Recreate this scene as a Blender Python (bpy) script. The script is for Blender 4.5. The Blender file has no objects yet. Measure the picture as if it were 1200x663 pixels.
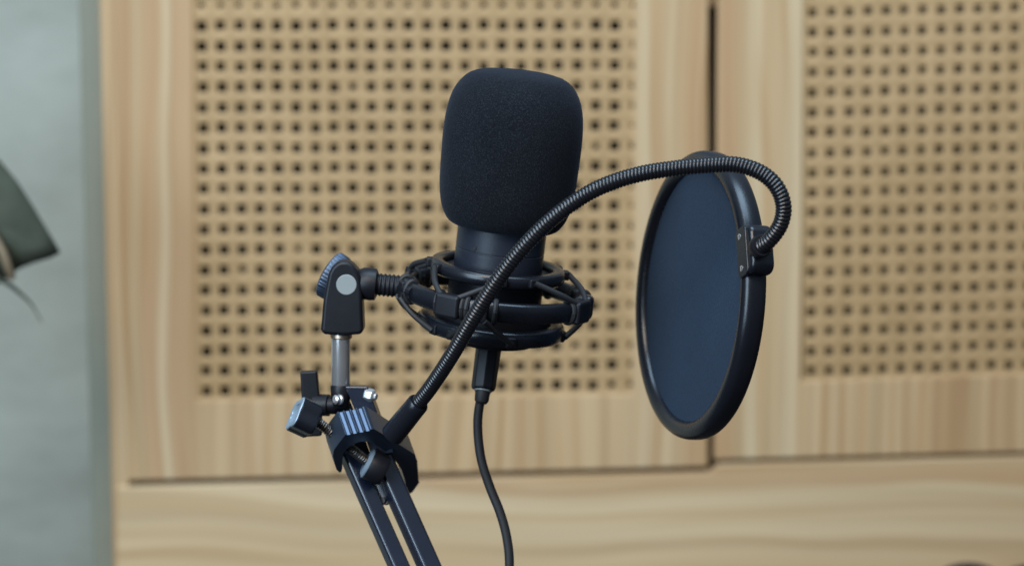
import bpy, bmesh, math, random
from mathutils import Vector, Matrix, noise
random.seed(7)
sc = bpy.context.scene
col = sc.collection
R = math.radians
MM = 0.001

# ------------------------------------------------------------------ camera
FOC, SENS, W, H = 85.0, 36.0, 1200.0, 663.0
PITCH = R(5.0)
CAM = Vector((0.0, -1.35, 1.25))
cam_d = bpy.data.cameras.new('camera')
cam = bpy.data.objects.new('camera', cam_d); col.objects.link(cam)
cam.location = CAM
cam.rotation_euler = (R(90) - PITCH, 0, 0)
cam_d.lens = FOC; cam_d.sensor_width = SENS
cam_d.clip_start = 0.05; cam_d.clip_end = 50
cam_d.dof.use_dof = True
cam_d.dof.focus_distance = 1.305
cam_d.dof.aperture_fstop = 5.2
sc.camera = cam

# ------------------------------------------------------------------ world and lamps
world = bpy.data.worlds.new('World'); sc.world = world; world.use_nodes = True
bg = world.node_tree.nodes['Background']
_nt = world.node_tree
_tc = _nt.nodes.new('ShaderNodeTexCoord'); _sp = _nt.nodes.new('ShaderNodeSeparateXYZ')
_nt.links.new(_tc.outputs['Generated'], _sp.inputs[0])
_rp = _nt.nodes.new('ShaderNodeValToRGB')        # dim floor below, pale ceiling above
_e = _rp.color_ramp.elements
_e[0].position = 0.40; _e[0].color = (0.10, 0.10, 0.11, 1)
_e[1].position = 0.72; _e[1].color = (0.62, 0.80, 1.0, 1)
_mr = _nt.nodes.new('ShaderNodeMapRange'); _mr.inputs[1].default_value = -1; _mr.inputs[2].default_value = 1
_nt.links.new(_sp.outputs['Z'], _mr.inputs[0]); _nt.links.new(_mr.outputs[0], _rp.inputs[0]); _nt.links.new(_rp.outputs[0], bg.inputs['Color'])
bg.inputs['Strength'].default_value = 0.27

def area(name, loc, target, size, size_y, power, color):
    d = bpy.data.lights.new(name, 'AREA'); d.shape = 'RECTANGLE'
    d.size = size; d.size_y = size_y; d.energy = power; d.color = color
    o = bpy.data.objects.new(name, d); col.objects.link(o)
    o.location = loc
    o.rotation_euler = (Vector(target) - Vector(loc)).to_track_quat('-Z', 'Y').to_euler()
    return o
area('window_light', (-1.20, -1.60, 1.80), (0.05, 0.1, 1.2), 1.0, 1.9, 54, (0.60, 0.81, 1.0))
area('ceiling_light', (0.10, -0.25, 2.6), (0.05, 0.0, 1.2), 1.2, 0.8, 28, (0.54, 0.77, 1.0))
area('warm_fill', (-0.5, -2.3, 3.3), (0.1, 0.6, 1.2), 1.6, 1.2, 65, (1.0, 0.85, 0.70))  # added warm fill to brighten the cabinet wood, no visible source

sc.view_settings.view_transform = 'Standard'
sc.view_settings.look = 'None'
sc.view_settings.exposure = 0.0
sc.view_settings.gamma = 1.0

# ------------------------------------------------------------------ helpers
FWD = Vector((0, math.cos(PITCH), -math.sin(PITCH)))
UPV = Vector((0, math.sin(PITCH), math.cos(PITCH)))
def ray(px, py):
    x = (px - W/2) / W * SENS / FOC
    y = -(py - H/2) / W * SENS / FOC
    return FWD + Vector((1, 0, 0)) * x + UPV * y
def at(px, py, Y=0.0):
    r = ray(px, py)
    return CAM + r * ((Y - CAM.y) / r.y)
def on_plane(px, py, p0, n):
    r = ray(px, py)
    return CAM + r * ((p0 - CAM).dot(n) / r.dot(n))

def tag(o, label=None, cat=None, group=None, kind=None):
    if label: o['label'] = label
    if cat: o['category'] = cat
    if group: o['group'] = group
    if kind: o['kind'] = kind
    return o
def empty(name, loc, label, cat, group=None):
    o = bpy.data.objects.new(name, None); col.objects.link(o)
    o.location = loc; o.empty_display_size = 0.02
    return tag(o, label, cat, group)
def wloc(o):
    v = Vector(o.location)
    while o.parent:
        o = o.parent; v += Vector(o.location)
    return v

def link(name, verts, faces, mat, parent=None, smooth=True, angle=38, bevel=0, bseg=2, origin=None, sub=0):
    """verts in world metres -> one mesh object whose origin is its parent's (or its own given origin)"""
    vs = [Vector(v) for v in verts]
    if origin is None:
        lo = Vector((min(v.x for v in vs), min(v.y for v in vs), min(v.z for v in vs)))
        hi = Vector((max(v.x for v in vs), max(v.y for v in vs), max(v.z for v in vs)))
        origin = (lo + hi) / 2
    origin = Vector(origin)
    me = bpy.data.meshes.new(name)
    me.from_pydata([v - origin for v in vs], [], faces)
    bm = bmesh.new(); bm.from_mesh(me)
    bmesh.ops.recalc_face_normals(bm, faces=bm.faces)
    for f in bm.faces: f.smooth = smooth
    if smooth:
        for e in bm.edges:
            if len(e.link_faces) == 2 and e.calc_face_angle(0) > R(angle): e.smooth = False
    bm.to_mesh(me); bm.free()
    me.materials.append(mat)
    o = bpy.data.objects.new(name, me); col.objects.link(o)
    if parent:
        o.parent = parent; o.location = origin - wloc(parent)
    else:
        o.location = origin
    if bevel:
        b = o.modifiers.new('bevel', 'BEVEL'); b.width = bevel; b.segments = bseg
        b.limit_method = 'ANGLE'; b.angle_limit = R(35); b.harden_normals = False
        for e in me.edges: e.use_edge_sharp = False
        w = o.modifiers.new('wn', 'WEIGHTED_NORMAL'); w.keep_sharp = True
    if sub:
        s = o.modifiers.new('sub', 'SUBSURF'); s.levels = sub; s.render_levels = sub
    return o

class MB:
    def __init__(s): s.v = []; s.f = []
    def add(s, v, f):
        b = len(s.v); s.v += [Vector(p) for p in v]; s.f += [tuple(i + b for i in q) for q in f]; return s
    def build(s, name, mat, parent=None, **k): return link(name, s.v, s.f, mat, parent, **k)

def frame(axis, hint=Vector((1, 0, 0))):
    a = Vector(axis).normalized()
    x = Vector(hint); x = (x - a * x.dot(a))
    if x.length < 1e-4: x = Vector((0, 1, 0)); x = x - a * x.dot(a)
    x.normalize(); y = a.cross(x)
    return a, x, y

def lathe(o, axis, prof, n=48, closed=False, hint=Vector((1, 0, 0)), rmod=None, cap=True):
    a, x, y = frame(axis, hint); o = Vector(o)
    vs, fs = [], []
    m = len(prof)
    for i, (r, h) in enumerate(prof):
        for k in range(n):
            t = 2 * math.pi * k / n
            rr = r * (rmod(t, i) if rmod else 1)
            vs.append(o + a * h + (x * math.cos(t) + y * math.sin(t)) * rr)
    rng = range(m) if closed else range(m - 1)
    for i in rng:
        j = (i + 1) % m
        for k in range(n):
            l = (k + 1) % n
            fs.append((i*n + k, i*n + l, j*n + l, j*n + k))
    if not closed and cap:
        fs.append(tuple(range(n))); fs.append(tuple((m-1)*n + k for k in range(n)))
    return vs, fs

def catmull(pts, step=0.002):
    P = [Vector(p) for p in pts]
    P = [P[0]*2 - P[1]] + P + [P[-1]*2 - P[-2]]
    out = []
    for i in range(1, len(P) - 2):
        p0, p1, p2, p3 = P[i-1:i+3]
        n = max(2, int((p2 - p1).length / step * 2))
        for k in range(n):
            t = k / n
            out.append(0.5 * ((2*p1) + (p2 - p0)*t + (2*p0 - 5*p1 + 4*p2 - p3)*t*t + (3*p1 - p0 - 3*p2 + p3)*t**3))
    out.append(P[-2])
    return out
def resample(pts, d):
    out = [pts[0]]; acc = 0
    for a, b in zip(pts, pts[1:]):
        L = (b - a).length
        while acc + L >= d:
            t = (d - acc) / L; a = a.lerp(b, t); out.append(a); L = (b - a).length; acc = 0
        acc += L
    out.append(pts[-1])
    return out
def sweep(pts, rad, n=16, cap=True):
    """tube through pts; rad: number or f(i, s)"""
    vs, fs = [], []
    up = None; s = 0
    for i, p in enumerate(pts):
        a = pts[min(i+1, len(pts)-1)] - pts[max(i-1, 0)]
        if a.length < 1e-9: a = Vector((0,0,1))
        a.normalize()
        if up is None:
            _, x, y = frame(a)
        else:
            x = (up - a * up.dot(a)).normalized(); y = a.cross(x)
        up = x
        if i: s += (p - pts[i-1]).length
        r = rad(i, s) if callable(rad) else rad
        for k in range(n):
            t = 2*math.pi*k/n
            vs.append(p + (x*math.cos(t) + y*math.sin(t)) * r)
    for i in range(len(pts)-1):
        for k in range(n):
            l = (k+1) % n
            fs.append((i*n+k, i*n+l, (i+1)*n+l, (i+1)*n+k))
    if cap:
        fs.append(tuple(range(n))); fs.append(tuple((len(pts)-1)*n+k for k in range(n)))
    return vs, fs
def prism(pts, vec):
    n = len(pts); pts = [Vector(p) for p in pts]; vec = Vector(vec)
    vs = pts + [p + vec for p in pts]
    fs = [tuple(range(n)), tuple(n + i for i in range(n))[::-1]]
    fs += [(i, (i+1) % n, n + (i+1) % n, n + i) for i in range(n)]
    return vs, fs
def boxv(c, ax, ay, az):
    """box from centre and three half vectors"""
    c = Vector(c)
    vs = [c + ax*i + ay*j + az*k for k in (-1, 1) for j in (-1, 1) for i in (-1, 1)]
    fs = [(0,2,3,1), (4,5,7,6), (0,1,5,4), (2,6,7,3), (0,4,6,2), (1,3,7,5)]
    return vs, fs
def hexquad(a, b, c, d, t):
    """slab with front corners a,b,c,d and thickness vector t"""
    return prism([a, b, c, d], t)

# ------------------------------------------------------------------ materials
def newmat(name):
    m = bpy.data.materials.new(name); m.use_nodes = True
    nt = m.node_tree; return m, nt, nt.nodes['Principled BSDF']
def nd(nt, t, **k):
    n = nt.nodes.new(t)
    for a, b in k.items(): setattr(n, a, b)
    return n
def ramp(nt, stops):
    n = nd(nt, 'ShaderNodeValToRGB'); e = n.color_ramp.elements
    while len(e) < len(stops): e.new(0.5)
    for el, (p, c) in zip(e, stops): el.position = p; el.color = (*c, 1)
    return n
def mixc(nt, fac, a, b, mode='MIX'):
    n = nd(nt, 'ShaderNodeMix', data_type='RGBA', blend_type=mode)
    if hasattr(fac, 'links') or isinstance(fac, bpy.types.NodeSocket): nt.links.new(fac, n.inputs[0])
    else: n.inputs[0].default_value = fac
    for i, v in ((6, a), (7, b)):
        if isinstance(v, bpy.types.NodeSocket): nt.links.new(v, n.inputs[i])
        else: n.inputs[i].default_value = (*v, 1)
    return n.outputs[2]

def plastic(name, base, rough, bump=0.0, scale=900, metal=0.0, coat=0.0, var=0.25, spec=0.5):
    m, nt, p = newmat(name)
    tc = nd(nt, 'ShaderNodeTexCoord')
    no = nd(nt, 'ShaderNodeTexNoise'); no.inputs['Scale'].default_value = 60; no.inputs['Detail'].default_value = 5
    nt.links.new(tc.outputs['Object'], no.inputs['Vector'])
    c = mixc(nt, no.outputs['Fac'], [x*(1-var) for x in base], [min(1, x*(1+var)) for x in base])
    nt.links.new(c, p.inputs['Base Color'])
    mr = nd(nt, 'ShaderNodeMapRange'); mr.inputs[3].default_value = max(0, rough-0.06); mr.inputs[4].default_value = rough+0.08
    nt.links.new(no.outputs['Fac'], mr.inputs[0]); nt.links.new(mr.outputs[0], p.inputs['Roughness'])
    p.inputs['Metallic'].default_value = metal
    p.inputs['Coat Weight'].default_value = coat
    p.inputs['Specular IOR Level'].default_value = spec
    if bump:
        n2 = nd(nt, 'ShaderNodeTexNoise'); n2.inputs['Scale'].default_value = scale; n2.inputs['Detail'].default_value = 3
        nt.links.new(tc.outputs['Object'], n2.inputs['Vector'])
        b = nd(nt, 'ShaderNodeBump'); b.inputs['Strength'].default_value = bump; b.inputs['Distance'].default_value = 0.0003
        nt.links.new(n2.outputs['Fac'], b.inputs['Height']); nt.links.new(b.outputs['Normal'], p.inputs['Normal'])
    return m

M = {}
M['plastic'] = plastic('black_plastic', (0.008, 0.009, 0.013), 0.26, 0.12, spec=0.42)
M['matte'] = plastic('matte_black_plastic', (0.008, 0.008, 0.011), 0.42, 0.15, spec=0.28)
M['body'] = plastic('microphone_body_paint', (0.013, 0.017, 0.028), 0.40, 0.2, 1400)
M['paint'] = plastic('black_painted_steel', (0.010, 0.014, 0.028), 0.25, 0.03, 1200, spec=1.0)
M['clamp'] = plastic('anodised_clamp', (0.070, 0.095, 0.14), 0.38, 0.2, 1500, metal=0.75, spec=0.9)
M['rubber'] = plastic('rubber', (0.012, 0.012, 0.014), 0.6, 0.2)
M['neck'] = plastic('gooseneck_coating', (0.008, 0.008, 0.010), 0.26, 0.0, spec=0.6)
M['chrome'] = plastic('chrome', (0.62, 0.61, 0.61), 0.20, 0.0, metal=0.8, var=0.05)
M['silver'] = plastic('zinc_plated_steel', (0.72, 0.72, 0.74), 0.28, 0.0, metal=0.75, var=0.05)
M['brass'] = plastic('brass', (0.62, 0.46, 0.34), 0.35, 0.0, metal=1.0, var=0.05)
M['thread'] = plastic('thread_steel', (0.20, 0.18, 0.16), 0.30, 0.0, metal=0.9, var=0.1)
M['cap'] = plastic('grey_cap', (0.24, 0.26, 0.26), 0.5, 0.1, var=0.05)
M['pearl'] = plastic('brushed_face', (0.24, 0.31, 0.38), 0.40, 0.1, metal=0.4, var=0.08)

def foam_mat():
    m, nt, p = newmat('foam')
    tc = nd(nt, 'ShaderNodeTexCoord')
    n1 = nd(nt, 'ShaderNodeTexNoise'); n1.inputs['Scale'].default_value = 1300; n1.inputs['Detail'].default_value = 3
    n2 = nd(nt, 'ShaderNodeTexVoronoi'); n2.inputs['Scale'].default_value = 1500
    n3 = nd(nt, 'ShaderNodeTexNoise'); n3.inputs['Scale'].default_value = 25; n3.inputs['Detail'].default_value = 4
    for n in (n1, n2, n3): nt.links.new(tc.outputs['Object'], n.inputs['Vector'])
    r = ramp(nt, [(0.32, (0.005, 0.006, 0.008)), (0.55, (0.009, 0.011, 0.015)), (0.75, (0.024, 0.026, 0.030))])
    nt.links.new(n1.outputs['Fac'], r.inputs[0])
    c = mixc(nt, n3.outputs['Fac'], (0.55, 0.55, 0.55), (1.4, 1.4, 1.4))
    c2 = mixc(nt, 1.0, r.outputs[0], c, 'MULTIPLY')
    nt.links.new(c2, p.inputs['Base Color'])
    p.inputs['Roughness'].default_value = 1.0
    p.inputs['Specular IOR Level'].default_value = 0.1
    p.inputs['Sheen Weight'].default_value = 0.06
    p.inputs['Sheen Roughness'].default_value = 0.45
    p.inputs['Sheen Tint'].default_value = (0.62, 0.74, 1.0, 1)
    b = nd(nt, 'ShaderNodeBump'); b.inputs['Strength'].default_value = 0.35; b.inputs['Distance'].default_value = 0.0003
    mm = nd(nt, 'ShaderNodeMath', operation='ADD')
    nt.links.new(n1.outputs['Fac'], mm.inputs[0]); nt.links.new(n2.outputs['Distance'], mm.inputs[1])
    nt.links.new(mm.outputs[0], b.inputs['Height']); nt.links.new(b.outputs['Normal'], p.inputs['Normal'])
    return m
M['foam'] = foam_mat()

def fabric_mat():
    m, nt, p = newmat('nylon_mesh')
    tc = nd(nt, 'ShaderNodeTexCoord')
    n1 = nd(nt, 'ShaderNodeTexNoise'); n1.inputs['Scale'].default_value = 900; n1.inputs['Detail'].default_value = 2
    n3 = nd(nt, 'ShaderNodeTexNoise'); n3.inputs['Scale'].default_value = 18; n3.inputs['Detail'].default_value = 5
    for n in (n1, n3): nt.links.new(tc.outputs['Object'], n.inputs['Vector'])
    r = ramp(nt, [(0.3, (0.015, 0.0275, 0.049)), (0.7, (0.024, 0.039, 0.063))])
    nt.links.new(n1.outputs['Fac'], r.inputs[0])
    c = mixc(nt, n3.outputs['Fac'], (0.75, 0.76, 0.78), (1.22, 1.21, 1.20))
    nt.links.new(mixc(nt, 1.0, r.outputs[0], c, 'MULTIPLY'), p.inputs['Base Color'])
    p.inputs['Roughness'].default_value = 0.85
    p.inputs['Specular IOR Level'].default_value = 0.2
    b = nd(nt, 'ShaderNodeBump'); b.inputs['Strength'].default_value = 0.35; b.inputs['Distance'].default_value = 0.0003
    nt.links.new(n1.outputs['Fac'], b.inputs['Height']); nt.links.new(b.outputs['Normal'], p.inputs['Normal'])
    return m
M['fabric'] = fabric_mat()

def wood(name, grain='z', light=(0.485, 0.333, 0.185), mid=(0.441, 0.292, 0.155), dark=(0.359, 0.205, 0.100),
         fine=60.0, broad=9.0, offset=(0, 0, 0), red=0.6, warp=0.05, ringf=58.0, streaks=()):
    m, nt, p = newmat(name)
    L = nt.links.new
    tc = nd(nt, 'ShaderNodeTexCoord')
    geo = nd(nt, 'ShaderNodeNewGeometry')
    sep = nd(nt, 'ShaderNodeSeparateXYZ')
    addv = nd(nt, 'ShaderNodeVectorMath', operation='ADD'); addv.inputs[1].default_value = offset
    L(geo.outputs['Position'], addv.inputs[0]); L(addv.outputs[0], sep.inputs[0])
    ac, al = ('X', 'Z') if grain == 'z' else ('Z', 'X')      # across, along
    # slow warp of the grain lines along the board
    cw = nd(nt, 'ShaderNodeCombineXYZ')
    ml = nd(nt, 'ShaderNodeMath', operation='MULTIPLY'); ml.inputs[1].default_value = 2.6; L(sep.outputs[al], ml.inputs[0])
    ma = nd(nt, 'ShaderNodeMath', operation='MULTIPLY'); ma.inputs[1].default_value = 7.0; L(sep.outputs[ac], ma.inputs[0])
    L(ma.outputs[0], cw.inputs[0]); L(ml.outputs[0], cw.inputs[1]); L(sep.outputs['Y'], cw.inputs[2])
    nw = nd(nt, 'ShaderNodeTexNoise'); nw.inputs['Scale'].default_value = 1.0; nw.inputs['Detail'].default_value = 1.5
    L(cw.outputs[0], nw.inputs['Vector'])
    ms = nd(nt, 'ShaderNodeMath', operation='MULTIPLY_ADD'); ms.inputs[1].default_value = warp
    L(nw.outputs['Fac'], ms.inputs[0]); L(sep.outputs[ac], ms.inputs[2])
    def bands(freq, along, detail, rough=0.5):
        c = nd(nt, 'ShaderNodeCombineXYZ')
        m1 = nd(nt, 'ShaderNodeMath', operation='MULTIPLY'); m1.inputs[1].default_value = freq; L(ms.outputs[0], m1.inputs[0])
        m2 = nd(nt, 'ShaderNodeMath', operation='MULTIPLY'); m2.inputs[1].default_value = along; L(sep.outputs[al], m2.inputs[0])
        L(m1.outputs[0], c.inputs[0]); L(m2.outputs[0], c.inputs[1])
        n = nd(nt, 'ShaderNodeTexNoise'); n.inputs['Scale'].default_value = 1.0
        n.inputs['Detail'].default_value = detail; n.inputs['Roughness'].default_value = rough
        L(c.outputs[0], n.inputs['Vector']); return n.outputs['Fac']
    b1 = bands(fine, 0.6, 4.0)
    ph = nd(nt, 'ShaderNodeMath', operation='MULTIPLY_ADD'); ph.inputs[1].default_value = ringf * 2 * math.pi
    nz = bands(broad * 0.8, 1.0, 2.0)
    nm = nd(nt, 'ShaderNodeMath', operation='MULTIPLY'); nm.inputs[1].default_value = 34.0; L(nz, nm.inputs[0])
    L(ms.outputs[0], ph.inputs[0]); L(nm.outputs[0], ph.inputs[2])
    sn = nd(nt, 'ShaderNodeMath', operation='SINE'); L(ph.outputs[0], sn.inputs[0])
    rr = ramp(nt, [(0.50, (1.0, 1.0, 1.0)), (0.80, (0.95, 0.92, 0.88)), (0.97, (0.86, 0.78, 0.68))])
    s01 = nd(nt, 'ShaderNodeMapRange'); s01.inputs[1].default_value = -1; s01.inputs[2].default_value = 1
    L(sn.outputs[0], s01.inputs[0]); L(s01.outputs[0], rr.inputs[0])
    b2 = bands(broad, 0.7, 2.0)
    b3 = bands(fine * 2.6, 1.6, 3.0)
    r1 = ramp(nt, [(0.40, mid), (0.58, light)]); L(b1, r1.inputs[0])
    r2 = ramp(nt, [(0.34, (0.91, 0.85, 0.78)), (0.5, (1, 1, 1)), (0.68, (1.08, 1.10, 1.14))]); L(b2, r2.inputs[0])
    c = mixc(nt, 1.0, r1.outputs[0], r2.outputs[0], 'MULTIPLY')
    rf = ramp(nt, [(0.36, (0.15, 0.15, 0.15)), (0.60, (1, 1, 1))]); L(bands(broad * 1.3, 1.3, 2.0), rf.inputs[0])
    c = mixc(nt, rf.outputs[0], c, mixc(nt, 1.0, c, rr.outputs[0], 'MULTIPLY'))
    # occasional reddish streaks of late wood
    b4 = bands(broad * 2.6, 1.1, 1.0)
    r4 = ramp(nt, [(0.55, (0, 0, 0)), (0.64, (1, 1, 1))]); L(b4, r4.inputs[0])
    mr = nd(nt, 'ShaderNodeMath', operation='MULTIPLY'); mr.inputs[1].default_value = red; L(r4.outputs[0], mr.inputs[0])
    c = mixc(nt, mr.outputs[0], c, dark)
    # single darker or paler bands of this particular board: (position, half width, colour, strength)
    for (x0, hw, colr, st) in streaks:
        sb = nd(nt, 'ShaderNodeMath', operation='SUBTRACT'); L(ms.outputs[0], sb.inputs[0]); sb.inputs[1].default_value = x0 + warp*0.5
        ab = nd(nt, 'ShaderNodeMath', operation='ABSOLUTE'); L(sb.outputs[0], ab.inputs[0])
        mr_ = nd(nt, 'ShaderNodeMapRange', interpolation_type='SMOOTHSTEP'); mr_.inputs[1].default_value = hw*1.5; mr_.inputs[2].default_value = hw*0.3
        mr_.inputs[3].default_value = 0; mr_.inputs[4].default_value = st
        L(ab.outputs[0], mr_.inputs[0])
        nn = bands(8.0, 4.5, 2.0); m3 = nd(nt, 'ShaderNodeMath', operation='MULTIPLY'); L(mr_.outputs[0], m3.inputs[0])
        m4 = nd(nt, 'ShaderNodeMath', operation='MULTIPLY_ADD', use_clamp=True); L(nn, m4.inputs[0]); m4.inputs[1].default_value = 2.2; m4.inputs[2].default_value = -0.25
        L(m4.outputs[0], m3.inputs[1])
        c = mixc(nt, m3.outputs[0], c, colr)
    r3 = ramp(nt, [(0.36, (0.90, 0.875, 0.84)), (0.62, (1.05, 1.055, 1.05))]); L(b3, r3.inputs[0])
    c = mixc(nt, 1.0, c, r3.outputs[0], 'MULTIPLY')
    L(c, p.inputs['Base Color'])
    p.inputs['Roughness'].default_value = 0.55
    p.inputs['Specular IOR Level'].default_value = 0.3
    bp = nd(nt, 'ShaderNodeBump'); bp.inputs['Strength'].default_value = 0.15; bp.inputs['Distance'].default_value = 0.0005
    L(b3, bp.inputs['Height']); L(bp.outputs['Normal'], p.inputs['Normal'])
    return m
PX = 0.000698                     # metres per photo pixel at the cabinet front
def wx(px): return (px - 600) * PX
def wz(py): return 1.25 - 0.172 - (py - 331.5) * PX
RED, TAN, PALE = (0.41, 0.248, 0.128), (0.41, 0.283, 0.152), (0.53, 0.405, 0.250)
M['door_wood'] = wood('pine_door', 'z', warp=0.05, streaks=((wx(163), 0.004, TAN, 0.8), (wx(180), 0.007, RED, 0.9), (wx(197), 0.005, PALE, 0.7), (wx(214), 0.009, RED, 0.85),
                      (wx(640), 0.004, TAN, .6), (wx(755), 0.006, PALE, .6), (wx(790), 0.008, PALE, .5), (wx(822), 0.006, RED, .8)))
M['door_wood2'] = wood('pine_door_pale', 'z', offset=(3.1, 0, 1.7), warp=0.035, streaks=((wx(852)+3.1, 0.010, RED, 1.0), (wx(868)+3.1, 0.004, TAN, 0.9), (wx(884)+3.1, 0.006, PALE, 1.0),
                      (wx(905)+3.1, 0.004, TAN, 0.7), (wx(928)+3.1, 0.008, PALE, 0.9), (wx(1036)+3.1, 0.004, TAN, .8), (wx(1112)+3.1, 0.004, RED, .8), (wx(1150)+3.1, 0.003, TAN, .8), (wx(1178)+3.1, 0.006, RED, .8)))
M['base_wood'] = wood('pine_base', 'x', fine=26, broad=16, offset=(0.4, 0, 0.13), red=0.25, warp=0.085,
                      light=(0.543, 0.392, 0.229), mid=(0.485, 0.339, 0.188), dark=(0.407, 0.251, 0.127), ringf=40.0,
                      streaks=((wz(562)+.13, 0.007, RED, 0.7), (wz(585)+.13, 0.008, PALE, 0.6), (wz(604)+.13, 0.0035, TAN, 0.55), (wz(625)+.13, 0.008, PALE, .5), (wz(645)+.13, 0.004, TAN, 0.5)))  # first streak: reddish band along the rail's upper edge

def panel_mat():
    m, nt, p = newmat('perforated_board'); L = nt.links.new
    geo = nd(nt, 'ShaderNodeNewGeometry')
    n1 = nd(nt, 'ShaderNodeTexNoise'); n1.inputs['Scale'].default_value = 6; n1.inputs['Detail'].default_value = 4
    n2 = nd(nt, 'ShaderNodeTexNoise'); n2.inputs['Scale'].default_value = 90; n2.inputs['Detail'].default_value = 3
    mp = nd(nt, 'ShaderNodeMapping'); mp.inputs['Scale'].default_value = (1, 1, 0.25)
    L(geo.outputs['Position'], n1.inputs['Vector']); L(geo.outputs['Position'], mp.inputs[0]); L(mp.outputs[0], n2.inputs['Vector'])
    r = ramp(nt, [(0.3, (0.367, 0.234, 0.106)), (0.7, (0.419, 0.273, 0.133))]); L(n1.outputs['Fac'], r.inputs[0])
    r2 = ramp(nt, [(0.3, (0.9, 0.89, 0.87)), (0.7, (1.08, 1.08, 1.1))]); L(n2.outputs['Fac'], r2.inputs[0])
    L(mixc(nt, 1.0, r.outputs[0], r2.outputs[0], 'MULTIPLY'), p.inputs['Base Color'])
    p.inputs['Roughness'].default_value = 0.6; p.inputs['Specular IOR Level'].default_value = 0.3
    return m
M['panel'] = panel_mat()
M['dark'] = plastic('cabinet_interior', (0.036, 0.025, 0.015), 0.8, 0, var=0.5)

def wall_mat():
    m, nt, p = newmat('plaster_wall'); L = nt.links.new
    geo = nd(nt, 'ShaderNodeNewGeometry')
    n1 = nd(nt, 'ShaderNodeTexNoise'); n1.inputs['Scale'].default_value = 5.5; n1.inputs['Detail'].default_value = 5
    n1.inputs['Roughness'].default_value = 0.68
    mp = nd(nt, 'ShaderNodeMapping'); mp.inputs['Scale'].default_value = (0.8, 1, 1.6)
    L(geo.outputs['Position'], mp.inputs[0]); L(mp.outputs[0], n1.inputs['Vector'])
    r = ramp(nt, [(0.26, (0.210, 0.212, 0.175)), (0.5, (0.285, 0.294, 0.246)), (0.74, (0.350, 0.360, 0.305))]); L(n1.outputs['Fac'], r.inputs[0])
    L(r.outputs[0], p.inputs['Base Color']); p.inputs['Roughness'].default_value = 0.8
    b = nd(nt, 'ShaderNodeBump'); b.inputs['Strength'].default_value = 0.3; b.inputs['Distance'].default_value = 0.002
    L(n1.outputs['Fac'], b.inputs['Height']); L(b.outputs['Normal'], p.inputs['Normal'])
    return m
M['wall'] = wall_mat()
M['trim'] = plastic('shaded_side_panel', (0.190, 0.188, 0.138), 0.6, 0, var=0.08)

def leaf_mat():
    m, nt, p = newmat('leaf'); L = nt.links.new
    tc = nd(nt, 'ShaderNodeTexCoord')
    n1 = nd(nt, 'ShaderNodeTexNoise'); n1.inputs['Scale'].default_value = 30; n1.inputs['Detail'].default_value = 4
    L(tc.outputs['Object'], n1.inputs['Vector'])
    r = ramp(nt, [(0.3, (0.040, 0.047, 0.033)), (0.7, (0.070, 0.076, 0.056))]); L(n1.outputs['Fac'], r.inputs[0])
    L(r.outputs[0], p.inputs['Base Color']); p.inputs['Roughness'].default_value = 0.8; p.inputs['Specular IOR Level'].default_value = 0.15
    return m
M['leaf'] = leaf_mat()
M['stem'] = plastic('dry_stem', (0.20, 0.15, 0.09), 0.7, 0)
M['rounded_object'] = plastic('dark_brown_matte', (0.025, 0.018, 0.014), 0.9, 0)

# ================================================================== the wall and the cabinet
YW = 0.62
def wp(px, py, dy=0.0):          # point on the cabinet front (or dy metres in front of it)
    return at(px, py, YW - dy)

wl = link('wall', *hexquad(Vector((-1.6, 0.78, -0.3)), Vector((-0.30, 0.78, -0.3)), Vector((-0.30, 0.78, 2.6)), Vector((-1.6, 0.78, 2.6)), Vector((0, 0.1, 0))), M['wall'], None, smooth=False)
tag(wl, kind='structure')

cab = empty('cabinet', wp(640, 900), 'pale pine cabinet with two perforated panel doors behind the microphone', 'cabinet')
TH = Vector((0, 0.020, 0))
# face frame, side and base
link('face_frame', *hexquad(wp(139, 900, -0.002), wp(156, 900, -0.002), wp(141, -90, -0.002), wp(114.5, -90, -0.004), Vector((0, 0.02, 0))), M['door_wood2'], cab, smooth=False, bevel=0.001)
sp = link('side_panel', *hexquad(wp(115, 900, -0.022), wp(152, 900, -0.022), wp(122, -90, -0.022), wp(90, -90, -0.022), Vector((0, 0.02, 0))), M['trim'], cab, smooth=False, bevel=0.002)  # panel stands in shade; that shade is put into its grey green colour
tag(sp, 'side panel in shade, the shade put into its grey green colour')
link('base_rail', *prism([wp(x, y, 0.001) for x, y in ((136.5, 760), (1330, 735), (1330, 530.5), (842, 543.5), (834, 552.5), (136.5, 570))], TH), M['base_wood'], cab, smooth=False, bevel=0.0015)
# dark carcass just behind the doors
link('interior', *hexquad(wp(150, 900, -0.05), wp(1400, 900, -0.05), wp(1400, -120, -0.05), wp(150, -120, -0.05), Vector((0, 0.01, 0))), M['dark'], cab, smooth=False)
link('top_rail', *hexquad(wp(800, 7.5, -0.022), wp(870, 7, -0.022), wp(870, -90, -0.022), wp(800, -90, -0.022), Vector((0, 0.01, 0))), M['base_wood'], cab, smooth=False)

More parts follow.
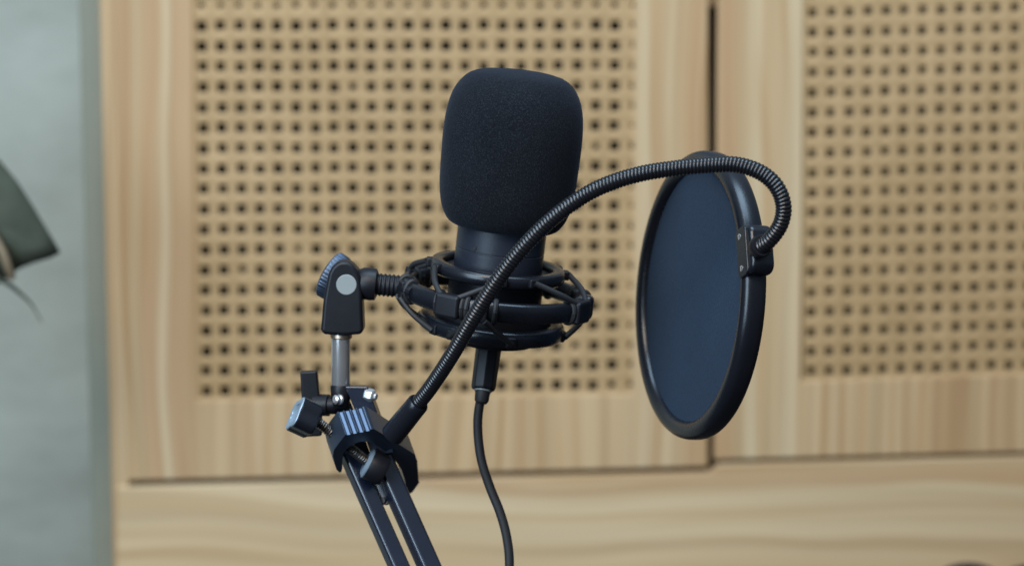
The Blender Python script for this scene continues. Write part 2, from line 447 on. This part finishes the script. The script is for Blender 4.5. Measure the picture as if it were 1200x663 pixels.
def door(outer, inner, mat, label):
    """outer, inner: four pixel corners (bl, br, tr, tl)"""
    o = [wp(*p) for p in outer]; i = [wp(*p) for p in inner]
    vs = o + i + [v + TH for v in o] + [v + TH for v in i]
    fs = []
    for k in range(4):
        l = (k + 1) % 4
        fs += [(k, l, 4+l, 4+k), (8+k, 12+k, 12+l, 8+l), (k, 8+k, 8+l, l), (4+k, 4+l, 12+l, 12+k)]
    d = link('door', vs, fs, mat, cab, smooth=False, bevel=0.0012)
    d['label'] = label
    return d
def perforated(parent, h00, h10, h01, h11, nc, nr, c0, c1, r0, r1, size, extra):
    """grid of real holes; h.. = pixel centres of hole (0,0),(nc,0),(0,nr),(nc,nr)"""
    A, B, C, D = [wp(*p, -0.0015) for p in (h00, h10, h01, h11)]
    def G(u, v):
        s, t = u / nc, v / nr
        return (A*(1-s) + B*s)*(1-t) + (C*(1-s) + D*s)*t
    vs, fs = [], []; cache = {}
    def vert(p):
        vs.append(p); return len(vs) - 1
    def gv(u, v):
        k = (round(u, 3), round(v, 3))
        if k not in cache: cache[k] = vert(G(u, v))
        return cache[k]
    dep = Vector((0, 0.003, 0)); dish = Vector((0, 0.0010, 0))
    N = 8
    for j in range(r0, r1 + 1):
        for i in range(c0, c1 + 1):
            cu, cv = i + random.uniform(-.03, .03), j + random.uniform(-.03, .03)
            k = size * random.uniform(0.95, 1.06)
            if random.random() < 0.04: k *= random.uniform(0.7, 0.85)
            k *= extra(i, j)
            rim = [gv(i-.5, j-.5), gv(i, j-.5), gv(i+.5, j-.5), gv(i+.5, j), gv(i+.5, j+.5), gv(i, j+.5), gv(i-.5, j+.5), gv(i-.5, j)]
            ang = [(-1,-1), (0,-1.12), (1,-1), (1.12,0), (1,1), (0,1.12), (-1,1), (-1.12,0)]
            f_ = [vert(G(cu + a*k*.5, cv + b*k*.46) + dish) for a, b in ang]
            b_ = [vert(vs[q] + dep) for q in f_]
            for q in range(8):
                w = (q + 1) % 8
                fs.append((rim[q], rim[w], f_[w], f_[q])); fs.append((f_[q], f_[w], b_[w], b_[q]))
    p = link('perforated_panel', vs, fs, M['panel'], parent, smooth=False)
    return p
dl = door([(150, 563), (829.5, 546.5), (829.8, -70), (131.5, -70)], [(231.5, 468), (741, 461), (743.5, -4.5), (226.5, -4.5)], M['door_wood'], 'left door, full height wood frame round a perforated panel')
dr = door([(836.5, 538.5), (1330, 526), (1330, -70), (842, -70)], [(939, 446), (1270, 436), (1270, -14), (942, -10)], M['door_wood2'], 'right door, slightly higher bottom edge than its neighbour')
SZ = 0.455
perforated(dl, (236.3, 30.8), (721, 30), (242.4, 458.4), (717, 451), 22, 18, 0, 23, -1, 18, SZ,
           lambda i, j: 0.62 if (i == 23 or j == -1) else 1.05)
perforated(dr, (952.8, 15.2), (1189.6, 9.8), (951, 435.4), (1183, 428), 11, 18, 0, 14, -1, 18, SZ, lambda i, j: 0.90)

# ================================================================== house plant at the left edge
plant = empty('potted_plant', at(-60, 420, 0.42), 'dark green leaf of a potted plant reaching in from the left edge', 'plant')
def leafmesh(outline, Y, name, mat, curve=0.02):
    o = [at(x, y, Y + curve * math.sin(i * 1.3)) for i, (x, y) in enumerate(outline)]
    c = sum(o, Vector()) / len(o) + Vector((0, -0.008, 0))
    n = len(o); vs = []
    for rr in (1.0, 0.66, 0.33):
        for p in o: vs.append(c.lerp(p, rr) + Vector((0, -0.006*(1-rr), 0)))
    vs.append(c); fs = []
    for a in range(2):
        for k in range(n):
            l = (k+1) % n; fs.append((a*n+k, a*n+l, (a+1)*n+l, (a+1)*n+k))
    for k in range(n): fs.append((2*n+k, 2*n+(k+1) % n, 3*n))
    ob = link(name, vs, fs, mat, plant)
    s = ob.modifiers.new('solid', 'SOLIDIFY'); s.thickness = 0.0012
    return ob
leafmesh([(-60, 150), (-30, 165), (0, 188), (20, 212), (38, 240), (56, 270), (71, 296), (60, 302), (40, 308), (24, 314), (12, 322), (4, 330), (-10, 334), (-40, 320), (-70, 260), (-75, 200)], 0.42, 'leaf', M['leaf'], 0.004)
MB().add(*sweep(catmull([at(-40, 240, 0.405), at(-12, 272, 0.405), (at(3, 296, 0.403)), at(9, 313, 0.405), at(14, 325, 0.41)], 0.01), lambda i, s: 0.0032, 8)).build('stem', M['stem'], plant)
MB().add(*sweep(catmull([at(-20, 318, 0.42), at(6, 330, 0.42), at(24, 344, 0.425), at(38, 358, 0.43), at(48, 376, 0.435)], 0.01), lambda i, s: max(0.0005, 0.0026 - s*0.040), 8)).build('leaf_stalk', M['leaf'], plant)

# ================================================================== dark rounded objects of unknown kind peeking in at the bottom right
for (x, y, r, rx, lab) in ((1136, 679, 0.024, 1.35, 'dark rounded object peeking over the bottom edge, wider one left of the corner'),
                       (1209, 681, 0.024, 1.2, 'dark rounded object peeking in at the bottom right corner, cut off by the frame')):
    c = at(x, y - 20, 0.45); vs, fs = lathe(c - Vector((0, 0, r)), (0, 0, 1), [(0.001, r*1.0)] + [(r*math.sin(R(a)), r*math.cos(R(a))) for a in range(15, 180, 15)] + [(0.001, -r)], 32)
    vs = [c + Vector(((v.x - c.x)*rx, v.y - c.y, (v.z - c.z))) for v in vs]
    o = link('rounded_object', vs, fs, M['rounded_object'], None)
    tag(o, lab, 'rounded_object', 'dark rounded objects at the bottom right')

# ================================================================== microphone
AX = Vector((0.114, -0.10, 1)).normalized()
C0 = at(583, 318, 0.0)
def mp(h): return C0 + AX * (h * MM)
mic = empty('microphone', mp(-42), 'large studio microphone wearing a dark foam windscreen, held in the shock mount', 'microphone')
def mm(prof): return [(r*MM, h*MM) for r, h in prof]
foam_prof = [(24, 29), (26, 25.8), (29.5, 25.5), (32.2, 28.0), (35.3, 33.0), (37.2, 41), (38.2, 50), (38.5, 62), (38.9, 74), (38.5, 85), (37.2, 94.5), (34.5, 102), (30.2, 107.6), (25.2, 111.2), (15, 112.6), (7, 113), (0.5, 113.2)]
def foam_r(t, i): return 1 + 0.006*math.sin(3*t + i*0.4) + 0.004*math.sin(5*t - i*0.3)
v, f = lathe(C0, AX, mm(foam_prof), 72, rmod=foam_r)
fo = link('foam_windscreen', v, f, M['foam'], mic, angle=80, sub=1)
v, f = lathe(C0, AX, mm([(22, 40), (24.9, 40), (24.9, 13.2), (24.6, 12.9), (24.6, 12.5), (24.9, 12.2), (25.0, -26), (24.5, -28), (20, -33), (15, -36)]), 72)
link('body', v, f, M['body'], mic, bevel=0)
v, f = lathe(C0, AX, mm([(13, -35), (16, -35.5), (16, -38), (15, -39), (12.4, -39.4), (12.4, -42), (11.5, -43), (5, -43)]), 40)
link('base_nut', v, f, M['matte'], mic)
# small screw in the body
sd = (AX.cross(Vector((0, 1, 0)))).normalized()
p = on_plane(556, 291, C0 + Vector((0, -0.0235, 0)), Vector((0, 1, 0)))
v, f = lathe(p + Vector((0, 0.003, 0)), (0, -1, 0), [(0.0009, 0), (0.0009, 0.0026)], 12)
link('body_screw', v, f, M['rubber'], mic)

# ================================================================== microphone cable
cab_root = empty('microphone_cable', mp(-44), 'black cable plugged into the underside of the microphone and hanging down out of view', 'cable')
CA = (at(566, 457, -0.004) - mp(-43)).normalized()
b = mp(-43)
Lc = (at(566, 457, -0.004) - b).length
v, f = lathe(b, CA, [(0.0065, -0.003), (0.0072, -0.0005), (0.0074, 0.002), (0.0070, Lc-0.002), (0.0064, Lc)], 8)
link('connector', v, f, M['matte'], cab_root, bevel=0.0007)
v, f = lathe(b, CA, [(0.0050, Lc-0.001), (0.0050, Lc+0.0007), (0.0046, Lc+0.0009)], 32)
link('connector_ring', v, f, M['cap'], cab_root)
v, f = lathe(b, CA, [(0.0042, Lc), (0.0043, Lc+0.001), (0.0040, Lc+0.006), (0.0030, Lc+0.0075)], 32)
link('strain_relief', v, f, M['rubber'], cab_root)
cp = [b + CA*(Lc+0.002), at(561, 480, -0.004), at(560, 505, -0.004), at(564, 538, -0.005), at(574, 570, -0.006), at(586, 600, -0.008), at(594, 630, -0.01), at(597, 663, -0.012), at(594, 720, -0.014), at(585, 800, -0.012)]
v, f = sweep(catmull(cp, 0.004), 0.0026, 20)
link('cord', v, f, M['rubber'], cab_root)

# ================================================================== shock mount
sm = empty('shock_mount', at(400, 392, 0.0), 'black elastic shock mount ring cradling the microphone on a swivel holder', 'shock mount')
_, XR, YR = frame(AX)            # XR right in the ring plane, YR away from the camera
def rp(phi, r, h):               # point in the ring frame: phi 0 = right, -90 = camera side
    t = R(phi); return C0 + AX*(h*MM) + (XR*math.cos(t) + YR*math.sin(t))*(r*MM)
def ring(name, r, h, hh, th, mat):
    pr = [(r-th, h-hh+.8), (r-th+.8, h-hh), (r-1.3, h-hh), (r, h-hh+1.5), (r+.25, h), (r, h+hh-1.5), (r-1.3, h+hh), (r-th+.8, h+hh), (r-th, h+hh-.8)]
    v, f = lathe(C0, AX, mm(pr), 96, closed=True)
    return link(name, v, f, mat, sm, angle=50)
ring('upper_ring', 38, 1.0, 3.6, 7.0, M['plastic'])
ring('outer_ring', 53, -13, 5.2, 6.0, M['plastic'])
ring('lower_ring', 41, -30.5, 4.2, 8.0, M['plastic'])
v, f = lathe(C0, AX, mm([(34, -30), (36, -31), (33, -35.5), (25, -38), (24, -40), (17, -41), (16, -42), (13, -42.5), (13, -38), (28, -33)]), 64, closed=True)
link('lower_cup', v, f, M['matte'], sm)
# inner collar gripping the microphone
v, f = lathe(C0, AX, mm([(25.2, 2), (30, 1), (30, -2), (26.5, -4), (26.5, -18), (31, -21), (32, -31), (25.2, -32)]), 64)
link('collar', v, f, M['matte'], sm)
def block(name, phi, r, h, wt, wr, wh, mat=None, bev=0.0012):
    t = R(phi); rad = XR*math.cos(t) + YR*math.sin(t); tan = AX.cross(rad)
    v, f = boxv(rp(phi, r, h), rad*(wr*MM), tan*(wt*MM), AX*(wh*MM))
    return link(name, v, f, mat or M['matte'], sm, bevel=bev, bseg=3)
up = (-118, -27, 60, 150); lo = (-165, -98, 15, 105)
for ph in up: block('clip', ph, 53.0, -13, 7.4, 3.7, 6.4, None, 0.0018)
for ph in lo: block('clip', ph, 52.8, -14, 4.0, 2.3, 5.4)
for ph in up:
    for s in (-1, 1): block('hook', ph + s*32, 38.3, 1.5, 3.0, 2.2, 2.7)
for ph in lo:
    for s in (-1, 1): block('hook', ph + s*24, 40.2, -31.5, 3.0, 2.2, 3.0)
def wrap(ph, r, h, wr, wh):
    t = R(ph); rad = XR*math.cos(t) + YR*math.sin(t)
    pts = [rp(ph, r, h) + rad*(wr*MM*math.cos(a)) + AX*(wh*MM*math.sin(a)) for a in [2*math.pi*k/24 for k in range(25)]]
    v, f = sweep(pts, 0.0015, 8, cap=False)
    link('cord_wrap', v, f, M['rubber'], sm)
for ph in up + lo:
    for s in (-1, 1): wrap(ph + s*8.5, 50.2, -13, 3.9, 5.9)
block('end_cap', -6, 51.4, -13.5, 5.0, 4.4, 6.8, M['plastic'], 0.003)
# spokes between collar and the small rings
for ph in (-140, -100, -40, 0, 40, 80, 130, 180):
    for (ra, rb, hh) in ((27, 35, 0), (27, 37, -30)):
        v, f = sweep([rp(ph, ra, hh), rp(ph, rb, hh)], 0.0022, 10)
        link('spoke', v, f, M['matte'], sm)
def cord(a, m_, b_):
    v, f = sweep(resample(catmull([a, m_, b_], 0.002), 0.002), 0.00165, 12)
    link('elastic_cord', v, f, M['rubber'], sm)
for ph in up:
    for s in (-1, 1):
        cord(rp(ph + s*32, 40.2, 2.0), rp(ph + s*16, 48.5, -3.2), rp(ph + s*4.5, 54.6, -8.6))
for ph in lo:
    for s in (-1, 1):
        cord(rp(ph + s*24, 42.0, -32), rp(ph + s*12, 49.5, -25), rp(ph + s*3, 54.8, -18))
# arm stub from the ring to the swivel
ra = at(484, 337, 0.0); rb = at(434, 332.5, 0.0); rd = (ra - rb).normalized(); LL = (ra - rb).length
def rib(i, s):
    return 0.0058 + (0.0006 if (i % 6) in (1, 2, 3) else 0.0)
v, f = sweep([rb + rd*(LL*k/60) for k in range(61)], rib, 24)
link('ribbed_arm', v, f, M['matte'], sm, angle=60)
# tapering shoulder into the ring
for s in (-1, 1):
    v, f = sweep(catmull([at(468, 335.5, 0.0), at(483, 338.5 if s < 0 else 333, s*0.010), rp(180 - s*-16, 50.5, -13), rp(180 - s*-30, 50.6, -13)], 0.003), lambda i, s_: 0.0044, 14)
    link('ring_shoulder', v, f, M['plastic'], sm, angle=60)
v, f = lathe(at(443, 333.5, 0), (rb - ra), [(0.0062, 0.0), (0.0088, 0.0012), (0.0092, 0.004), (0.0090, 0.0085), (0.0078, 0.0110)], 32)
link('swivel_collar', v, f, M['matte'], sm)
# swivel holder: rounded block
def pxo(pts, Y): return [at(x, y, Y) for x, y in pts]
hold = [(375.5, 389), (379, 350), (382.5, 331), (385, 320), (389, 312.5), (395, 307.5), (401, 306), (408, 307), (414, 311), (419, 317), (422.5, 325), (424, 340), (426, 389), (421, 392), (401, 393.5), (381, 392)]
v, f = prism(pxo(hold, -0.0095), Vector((0, 0.019, 0)))
link('holder', v, f, M['matte'], sm, bevel=0.0022, bseg=4)
hold2 = [(379, 352), (380, 331), (382, 318), (387, 309), (394, 303.5), (402, 302.5), (410, 305), (414, 309), (420, 316), (421, 340), (400, 350)]
v, f = prism(pxo(hold2, 0.0105), Vector((0, 0.006, 0)))
link('holder_cheek', v, f, M['plastic'], sm, bevel=0.0018, bseg=3)
v, f = lathe(at(406, 333.5, -0.0092), (0, -1, 0), [(0.0057, -0.0005), (0.0057, 0.0003), (0.0054, 0.0006)], 48)
link('pivot_cap', v, f, M['cap'], sm)
# knurled tightening knob behind the holder
kc = at(396, 327, 0.0150); ka = Vector((-0.84, 0.22, 0.46)).normalized()
def knurl(t, i): return 1 + (0.025 if math.sin(t*40) > 0 else 0)
v, f = lathe(kc, ka, [(0.0105, -0.0022), (0.0128, -0.0006), (0.0134, 0.0004), (0.0136, 0.0056), (0.0124, 0.0066), (0.006, 0.0068)], 144, rmod=knurl)
link('tightening_knob', v, f, M['clamp'], sm, angle=30)

# ================================================================== boom arm
boom = empty('boom_arm', at(480, 700, -0.01), 'black twin bar boom arm rising from the bottom with a chrome post and wing screw', 'boom arm')
# post
pt, pb = at(399.5, 390, 0), at(399.5, 455, 0)
v, f = lathe(pb, pt - pb, [(0.0050, 0), (0.0053, 0.0008), (0.0053, (pt-pb).length)], 48)
link('post', v, f, M['chrome'], boom)
v, f = lathe(at(400, 396.5, 0), (0, 0, 1), [(0.0056, 0), (0.0062, 0.0006), (0.0062, 0.0022)], 48)
link('post_washer', v, f, M['brass'], boom)
TILT = R(25)
mY = 0.22
dB = Vector((math.sin(TILT), -mY, -math.cos(TILT))).normalized()
eB = Vector((math.cos(TILT), 0, math.sin(TILT)))
fB = dB.cross(eB); fB = -fB if fB.y > 0 else fB
AL = R(31)
n1 = fB*math.cos(AL) + eB*math.sin(AL)      # wide visible face
n2 = fB*math.sin(AL) - eB*math.cos(AL)      # narrow face on the left
S = 0.0050
def bar(px1, py1, Y0, length, up_=0.0, S=0.0050):
    """bright edge of the bar (between the two visible faces) passes through the pixel"""
    e = at(px1, py1, Y0)
    c = e - n1*S - n2*S
    a, b_ = c - dB*up_, c + dB*length
    vs = []
    for q in (a, b_):
        vs += [q + n1*S + n2*S, q + n1*S - n2*S, q - n1*S - n2*S, q - n1*S + n2*S]
    fs = [(0,1,2,3), (7,6,5,4), (0,4,5,1), (1,5,6,2), (2,6,7,3), (3,7,4,0)]
    return link('bar', vs, fs, M['paint'], boom, bevel=0.0021, bseg=5)
Lup = 0.0
bar(407, 540, -0.004, 0.14, 0.020)
bar(445, 547, -0.006, 0.13, 0.010, 0.0055)
# head bar that carries the post (upper end)
hd = pxo([(404, 452.5), (431, 453), (448, 500), (462, 530), (436, 536), (418, 487)], -0.005)
v, f = prism(hd, Vector((0.001, 0.009, 0)))
link('head_plate', v, f, M['paint'], boom, bevel=0.0008, bseg=3)
hl = pxo([(396, 478), (404, 455), (418, 488), (436, 536), (424, 545), (402, 520), (394, 500)], 0.001)
v, f = prism(hl, Vector((-0.001, 0.008, 0)))
link('head_cheek', v, f, M['matte'], boom, bevel=0.0008, bseg=3)
# fork lugs and bolts at the foot of the post
v, f = lathe(at(399.5, 457, 0), (0, 0, -1), [(0.0048, -0.004), (0.0060, -0.002), (0.0056, 0.004), (0.004, 0.010)], 24)
link('post_base', v, f, M['matte'], boom)
v, f = lathe(at(399, 468, -0.0065), Vector((-0.75, -0.65, 0.1)), [(0.0029, 0), (0.0029, 0.0010), (0.0024, 0.0016), (0.0026, 0.0036), (0.0016, 0.0044)], 20)
link('bolt', v, f, M['silver'], boom, angle=25)
v, f = lathe(at(432.5, 462.5, -0.004), Vector((1, -0.45, -0.2)), [(0.0038, -0.002), (0.0040, 0.0014), (0.0036, 0.0030), (0.0022, 0.0036), (0.0020, 0.0050)], 6)
link('nut', v, f, M['silver'], boom, bevel=0.0005)
v, f = lathe(at(428, 457, -0.003), Vector((0.3, -1, 0.3)), [(0.0014, 0), (0.0016, 0.001), (0.0008, 0.0018)], 16)
link('rivet', v, f, M['chrome'], boom)
# wing screw behind
v, f = lathe(at(398, 475, 0.006), at(366, 474, 0.010) - at(398, 475, 0.006), [(0.0046, 0), (0.0050, 0.001), (0.0050, 0.0060), (0.0062, 0.0064), (0.0062, 0.0150)], 32)
ws = link('wing_screw', v, f, M['matte'], boom)
v, f = prism(pxo([(351.5, 435.5), (371.5, 434.5), (374, 462), (377, 486), (377, 511), (356, 512), (354, 478)], 0.006), Vector((0, 0.006, 0)))
link('wing', v, f, M['matte'], ws, bevel=0.0012, bseg=3)
# rod and stop between the bars
v, f = sweep([at(438, 556, 0.001), at(452, 590, 0.0)], 0.0021, 16)
link('spring_rod', v, f, M['chrome'], boom)
v, f = sweep([at(447, 586, -0.003), at(453, 587, 0.003)], 0.0022, 14)
link('cross_pin', v, f, M['rubber'], boom)

# ================================================================== pop filter with gooseneck and clamp
pf = empty('pop_filter', at(440, 520, -0.02), 'round pop filter with blue black mesh on a ribbed gooseneck clamped to the boom arm', 'pop filter')
# --- clamp: C profile in a plane facing down towards the camera, ribs run along g
mG = 0.62
aG = math.sqrt(1 - mG*mG)
gC = Vector((math.sin(R(24))*aG, -mG, -math.cos(R(24))*aG))
pC = at(440, 520, -0.014)
def cpx(x, y): return on_plane(x, y, pC, gC)
def z2(x, y): return (380 + x/5.525, 460 + y/5.525)     # from the enlarged crop
outer = [(112, 512), (98, 517), (80, 500), (66, 460), (55, 410), (62, 372), (100, 318), (140, 268)]
ribs = []
xs0, ys0, xs1, ys1 = 140, 268, 305, 236
nr = 4
for k in range(nr):                       # scalloped ridge line along the top
    for t, dz in ((0.06, 5), (0.20, 9), (0.72, 9), (0.90, -1)):
        q = (k + t)/nr
        ribs.append((xs0 + (xs1-xs0)*q, ys0 + (ys1-ys0)*q + dz))
outer += ribs + [(308, 236), (325, 236), (420, 293), (500, 345), (590, 402), (600, 440)]
for k in range(7):
    outer += [(606 + k*1.2, 446 + k*18), (600 + k*1.8, 455 + k*18)]
outer += [(617, 580), (575, 640), (556, 655), (535, 640), (520, 560), (500, 500), (470, 455), (432, 412), (390, 374), (330, 335), (290, 318), (240, 316), (200, 328), (150, 360), (124, 395), (118, 450), (118, 490)]
prof = [cpx(*z2(x, y)) for x, y in outer]
LC = 0.0160
v, f = prism(prof, -gC*LC)
clampo = link('clamp', v, f, M['clamp'], pf, bevel=0.0004, bseg=2)
# round rear shoulders of the clamp body (left one shows under the screw)
def cpb(x, y, k): return on_plane(x, y, pC - gC*LC*k, gC)
# --- clamp screw, pad, knob
sS = Vector((0.75, 0.40, -0.53)).normalized()
s0 = at(372, 494, -0.020)
s1 = at(436, 545, -0.006)
sd_ = (s1 - s0).normalized(); SL = (s1 - s0).length
n = int(SL/0.00022)
def thr(i, s): return 0.0025 + 0.00055*math.cos(2*math.pi*s/0.0015)
v, f = sweep([s0 + sd_*(SL*k/n) for k in range(n+1)], thr, 20)
link('clamp_screw', v, f, M['thread'], pf, angle=80)
kf = at(346, 484, -0.026)
kd = (s0 - kf + Vector((0.002, 0.004, -0.001))).normalized()
kd = Vector((0.86, 0.24, -0.46)).normalized()
def lobe(t, i): return 1 + 0.12*math.cos(4*t + 0.6)
KL = 0.0118
v, f = lathe(kf, kd, [(0.0060, 0.0012), (0.0072, 0.0005), (0.0078, 0.0), (0.0104, 0.0), (0.0112, 0.0006), (0.0113, 0.0020)], 96, rmod=lobe)
kn = link('clamp_knob', *lathe(kf, kd, [(0.0093, 0.0001), (0.0099, 0.0007), (0.0099, 0.0020), (0.0098, KL-0.001), (0.0090, KL), (0.0002, KL)], 96, rmod=lobe, cap=False), M['plastic'], pf, angle=30)
def lobe2(t, i): return 1 + (0.12*math.cos(4*t + 0.6) if i >= 3 else 0)
v, f = lathe(kf, kd, [(0.0001, 0.0020), (0.0030, 0.0016), (0.0056, 0.0002), (0.0063, -0.0004), (0.0092, -0.0004), (0.0096, 0.0001)], 96, rmod=lobe2, cap=False)
link('knob_face', v, f, M['pearl'], kn, angle=30)
# pad at the end of the screw
pa = at(428, 541, -0.0085)
pdir = Vector((0.88, 0.08, -0.46)).normalized()
v, f = lathe(pa, pdir, [(0.003, 0.0003), (0.0066, 0.0), (0.0088, 0.0016), (0.0088, 0.0022)], 48)
link('pad_face', v, f, M['pearl'], pf)
v, f = lathe(pa, pdir, [(0.0086, 0.0018), (0.0090, 0.0026), (0.0088, 0.0110), (0.0080, 0.0125), (0.002, 0.0125)], 48)
link('pressure_pad', v, f, M['matte'], pf)
# --- gooseneck
ge = at(461, 508, -0.024); gs = at(487, 476, -0.034)
gd = (gs - ge).normalized(); GL = (gs - ge).length
v, f = lathe(ge - gd*0.001, gd, [(0.0066, 0), (0.0066, 0.006), (0.0062, GL), (0.0062, GL+0.0035), (0.0056, GL+0.0045)], 40)
link('gooseneck_sleeve', v, f, M['plastic'], pf)
gp = [gs, at(505, 453, -0.044), at(530, 415, -0.058), at(556, 370, -0.069), at(583, 328, -0.076), at(612, 291, -0.080), at(645, 258, -0.082), at(680, 232, -0.083),
      at(715, 214.5, -0.084), at(752, 203.5, -0.085), at(790, 197.5, -0.086), at(830, 193.5, -0.088), at(862, 193, -0.091), at(890, 201.5, -0.094), at(909, 217.5, -0.096), at(918, 240, -0.096), at(915, 262, -0.094), at(903, 280, -0.090), at(892, 289, -0.086)]
path = resample(catmull(gp, 0.0006), 0.00024)
pitch = 0.00192
def gr(i, s):
    t = (s / pitch) % 1.0
    return 0.00385 + 0.00048*math.sin(math.pi*t)**0.8
v, f = sweep(path, gr, 24)
link('gooseneck', v, f, M['neck'], pf, angle=70)
# --- filter ring
PC = at(804.5, 345, 0.0)
th_ = R(18.0)
n0 = Vector((-math.cos(th_), -math.sin(th_), 0)); w0 = Vector((math.sin(th_), -math.cos(th_), 0))
rot = Matrix.Rotation(R(5.0), 3, 'Y')
nF, wF = (rot @ n0).normalized(), (rot @ w0).normalized()
uF = wF.cross(nF); uF = uF if uF.z > 0 else -uF
T = 13.2
prof = [(71.0, -3.0), (72.6, -0.7), (74.2, 0.0), (77.0, 0.2), (79.2, -0.6), (80.6, -2.6), (81.1, -4.5), (81.1, -9.0), (80.6, -11.2), (79.5, -12.6), (77.5, -T), (74, -T), (72.2, -12.4), (71.2, -8), (71.0, -5.0)]
v, f = lathe(PC, nF, mm(prof), 144, closed=True)
link('hoop', v, f, M['plastic'], pf, angle=50)
# fabric discs (front and back layer), very slightly wavy
def disc(h, name):
    vs, fs = [PC + nF*(h*MM)], []
    nR, nA = 14, 96
    for i in range(1, nR+1):
        for k in range(nA):
            t = 2*math.pi*k/nA; r = 71.4*i/nR
            dz = 0.07*math.sin(3*t + i*.3)*(1 - i/nR)
            vs.append(PC + nF*((h + dz)*MM) + (wF*math.cos(t) + uF*math.sin(t))*(r*MM))
    for k in range(nA): fs.append((0, 1+k, 1+(k+1) % nA))
    for i in range(nR-1):
        for k in range(nA):
            l = (k+1) % nA; fs.append((1+i*nA+k, 1+i*nA+l, 1+(i+1)*nA+l, 1+(i+1)*nA+k))
    return link(name, vs, fs, M['fabric'], pf)
disc(-4.2, 'mesh_screen'); disc(-9.0, 'mesh_screen')
# --- bracket on the right rim
def fr(phi, r, h):
    t = R(phi); return PC + nF*(h*MM) + (wF*math.cos(t) + uF*math.sin(t))*(r*MM)
bphi = 23.0
rad = (wF*math.cos(R(bphi)) + uF*math.sin(R(bphi))); tan = nF.cross(rad).normalized()
# flange on the front face
def rquad(c, a, b_, r, n=5):
    out = []
    A, B = a.length, b_.length; ua, ub = a.normalized(), b_.normalized()
    for sx, sy, st in ((1, 1, 0), (-1, 1, 90), (-1, -1, 180), (1, -1, 270)):
        for k in range(n+1):
            t = R(st + 90*k/n)
            out.append(c + ua*(sx*(A-r) + r*math.cos(t)) + ub*(sy*(B-r) + r*math.sin(t)))
    return out
v, f = prism(rquad(fr(bphi, 79.5, 1.4), rad*0.0062, tan*0.0135, 0.003), -nF*0.0030)
br = link('bracket', v, f, M['plastic'], pf, bevel=0.0006, bseg=2)
v, f = prism(rquad(fr(bphi, 84.2, 0.6), rad*0.0062, tan*0.0135, 0.0055), -nF*0.0135)
link('bracket_body', v, f, M['plastic'], br, bevel=0.0024, bseg=4)
for s in (-1, 1):
    v, f = lathe(fr(bphi, 78.3, 1.3) + tan*(s*0.0088), nF, [(0.0017, -0.001), (0.0017, 0.0003), (0.0010, 0.0005), (0.0008, -0.0006)], 20)
    link('bracket_screw', v, f, M['chrome'], br)
# socket that takes the end of the gooseneck
se = at(893, 288, -0.086); sdir = (at(886, 291, -0.078) - se).normalized()
v, f = lathe(se - sdir*0.001, sdir, [(0.0054, 0), (0.0060, 0.001), (0.0060, 0.004), (0.0050, 0.009)], 32)
link('neck_socket', v, f, M['matte'], br)
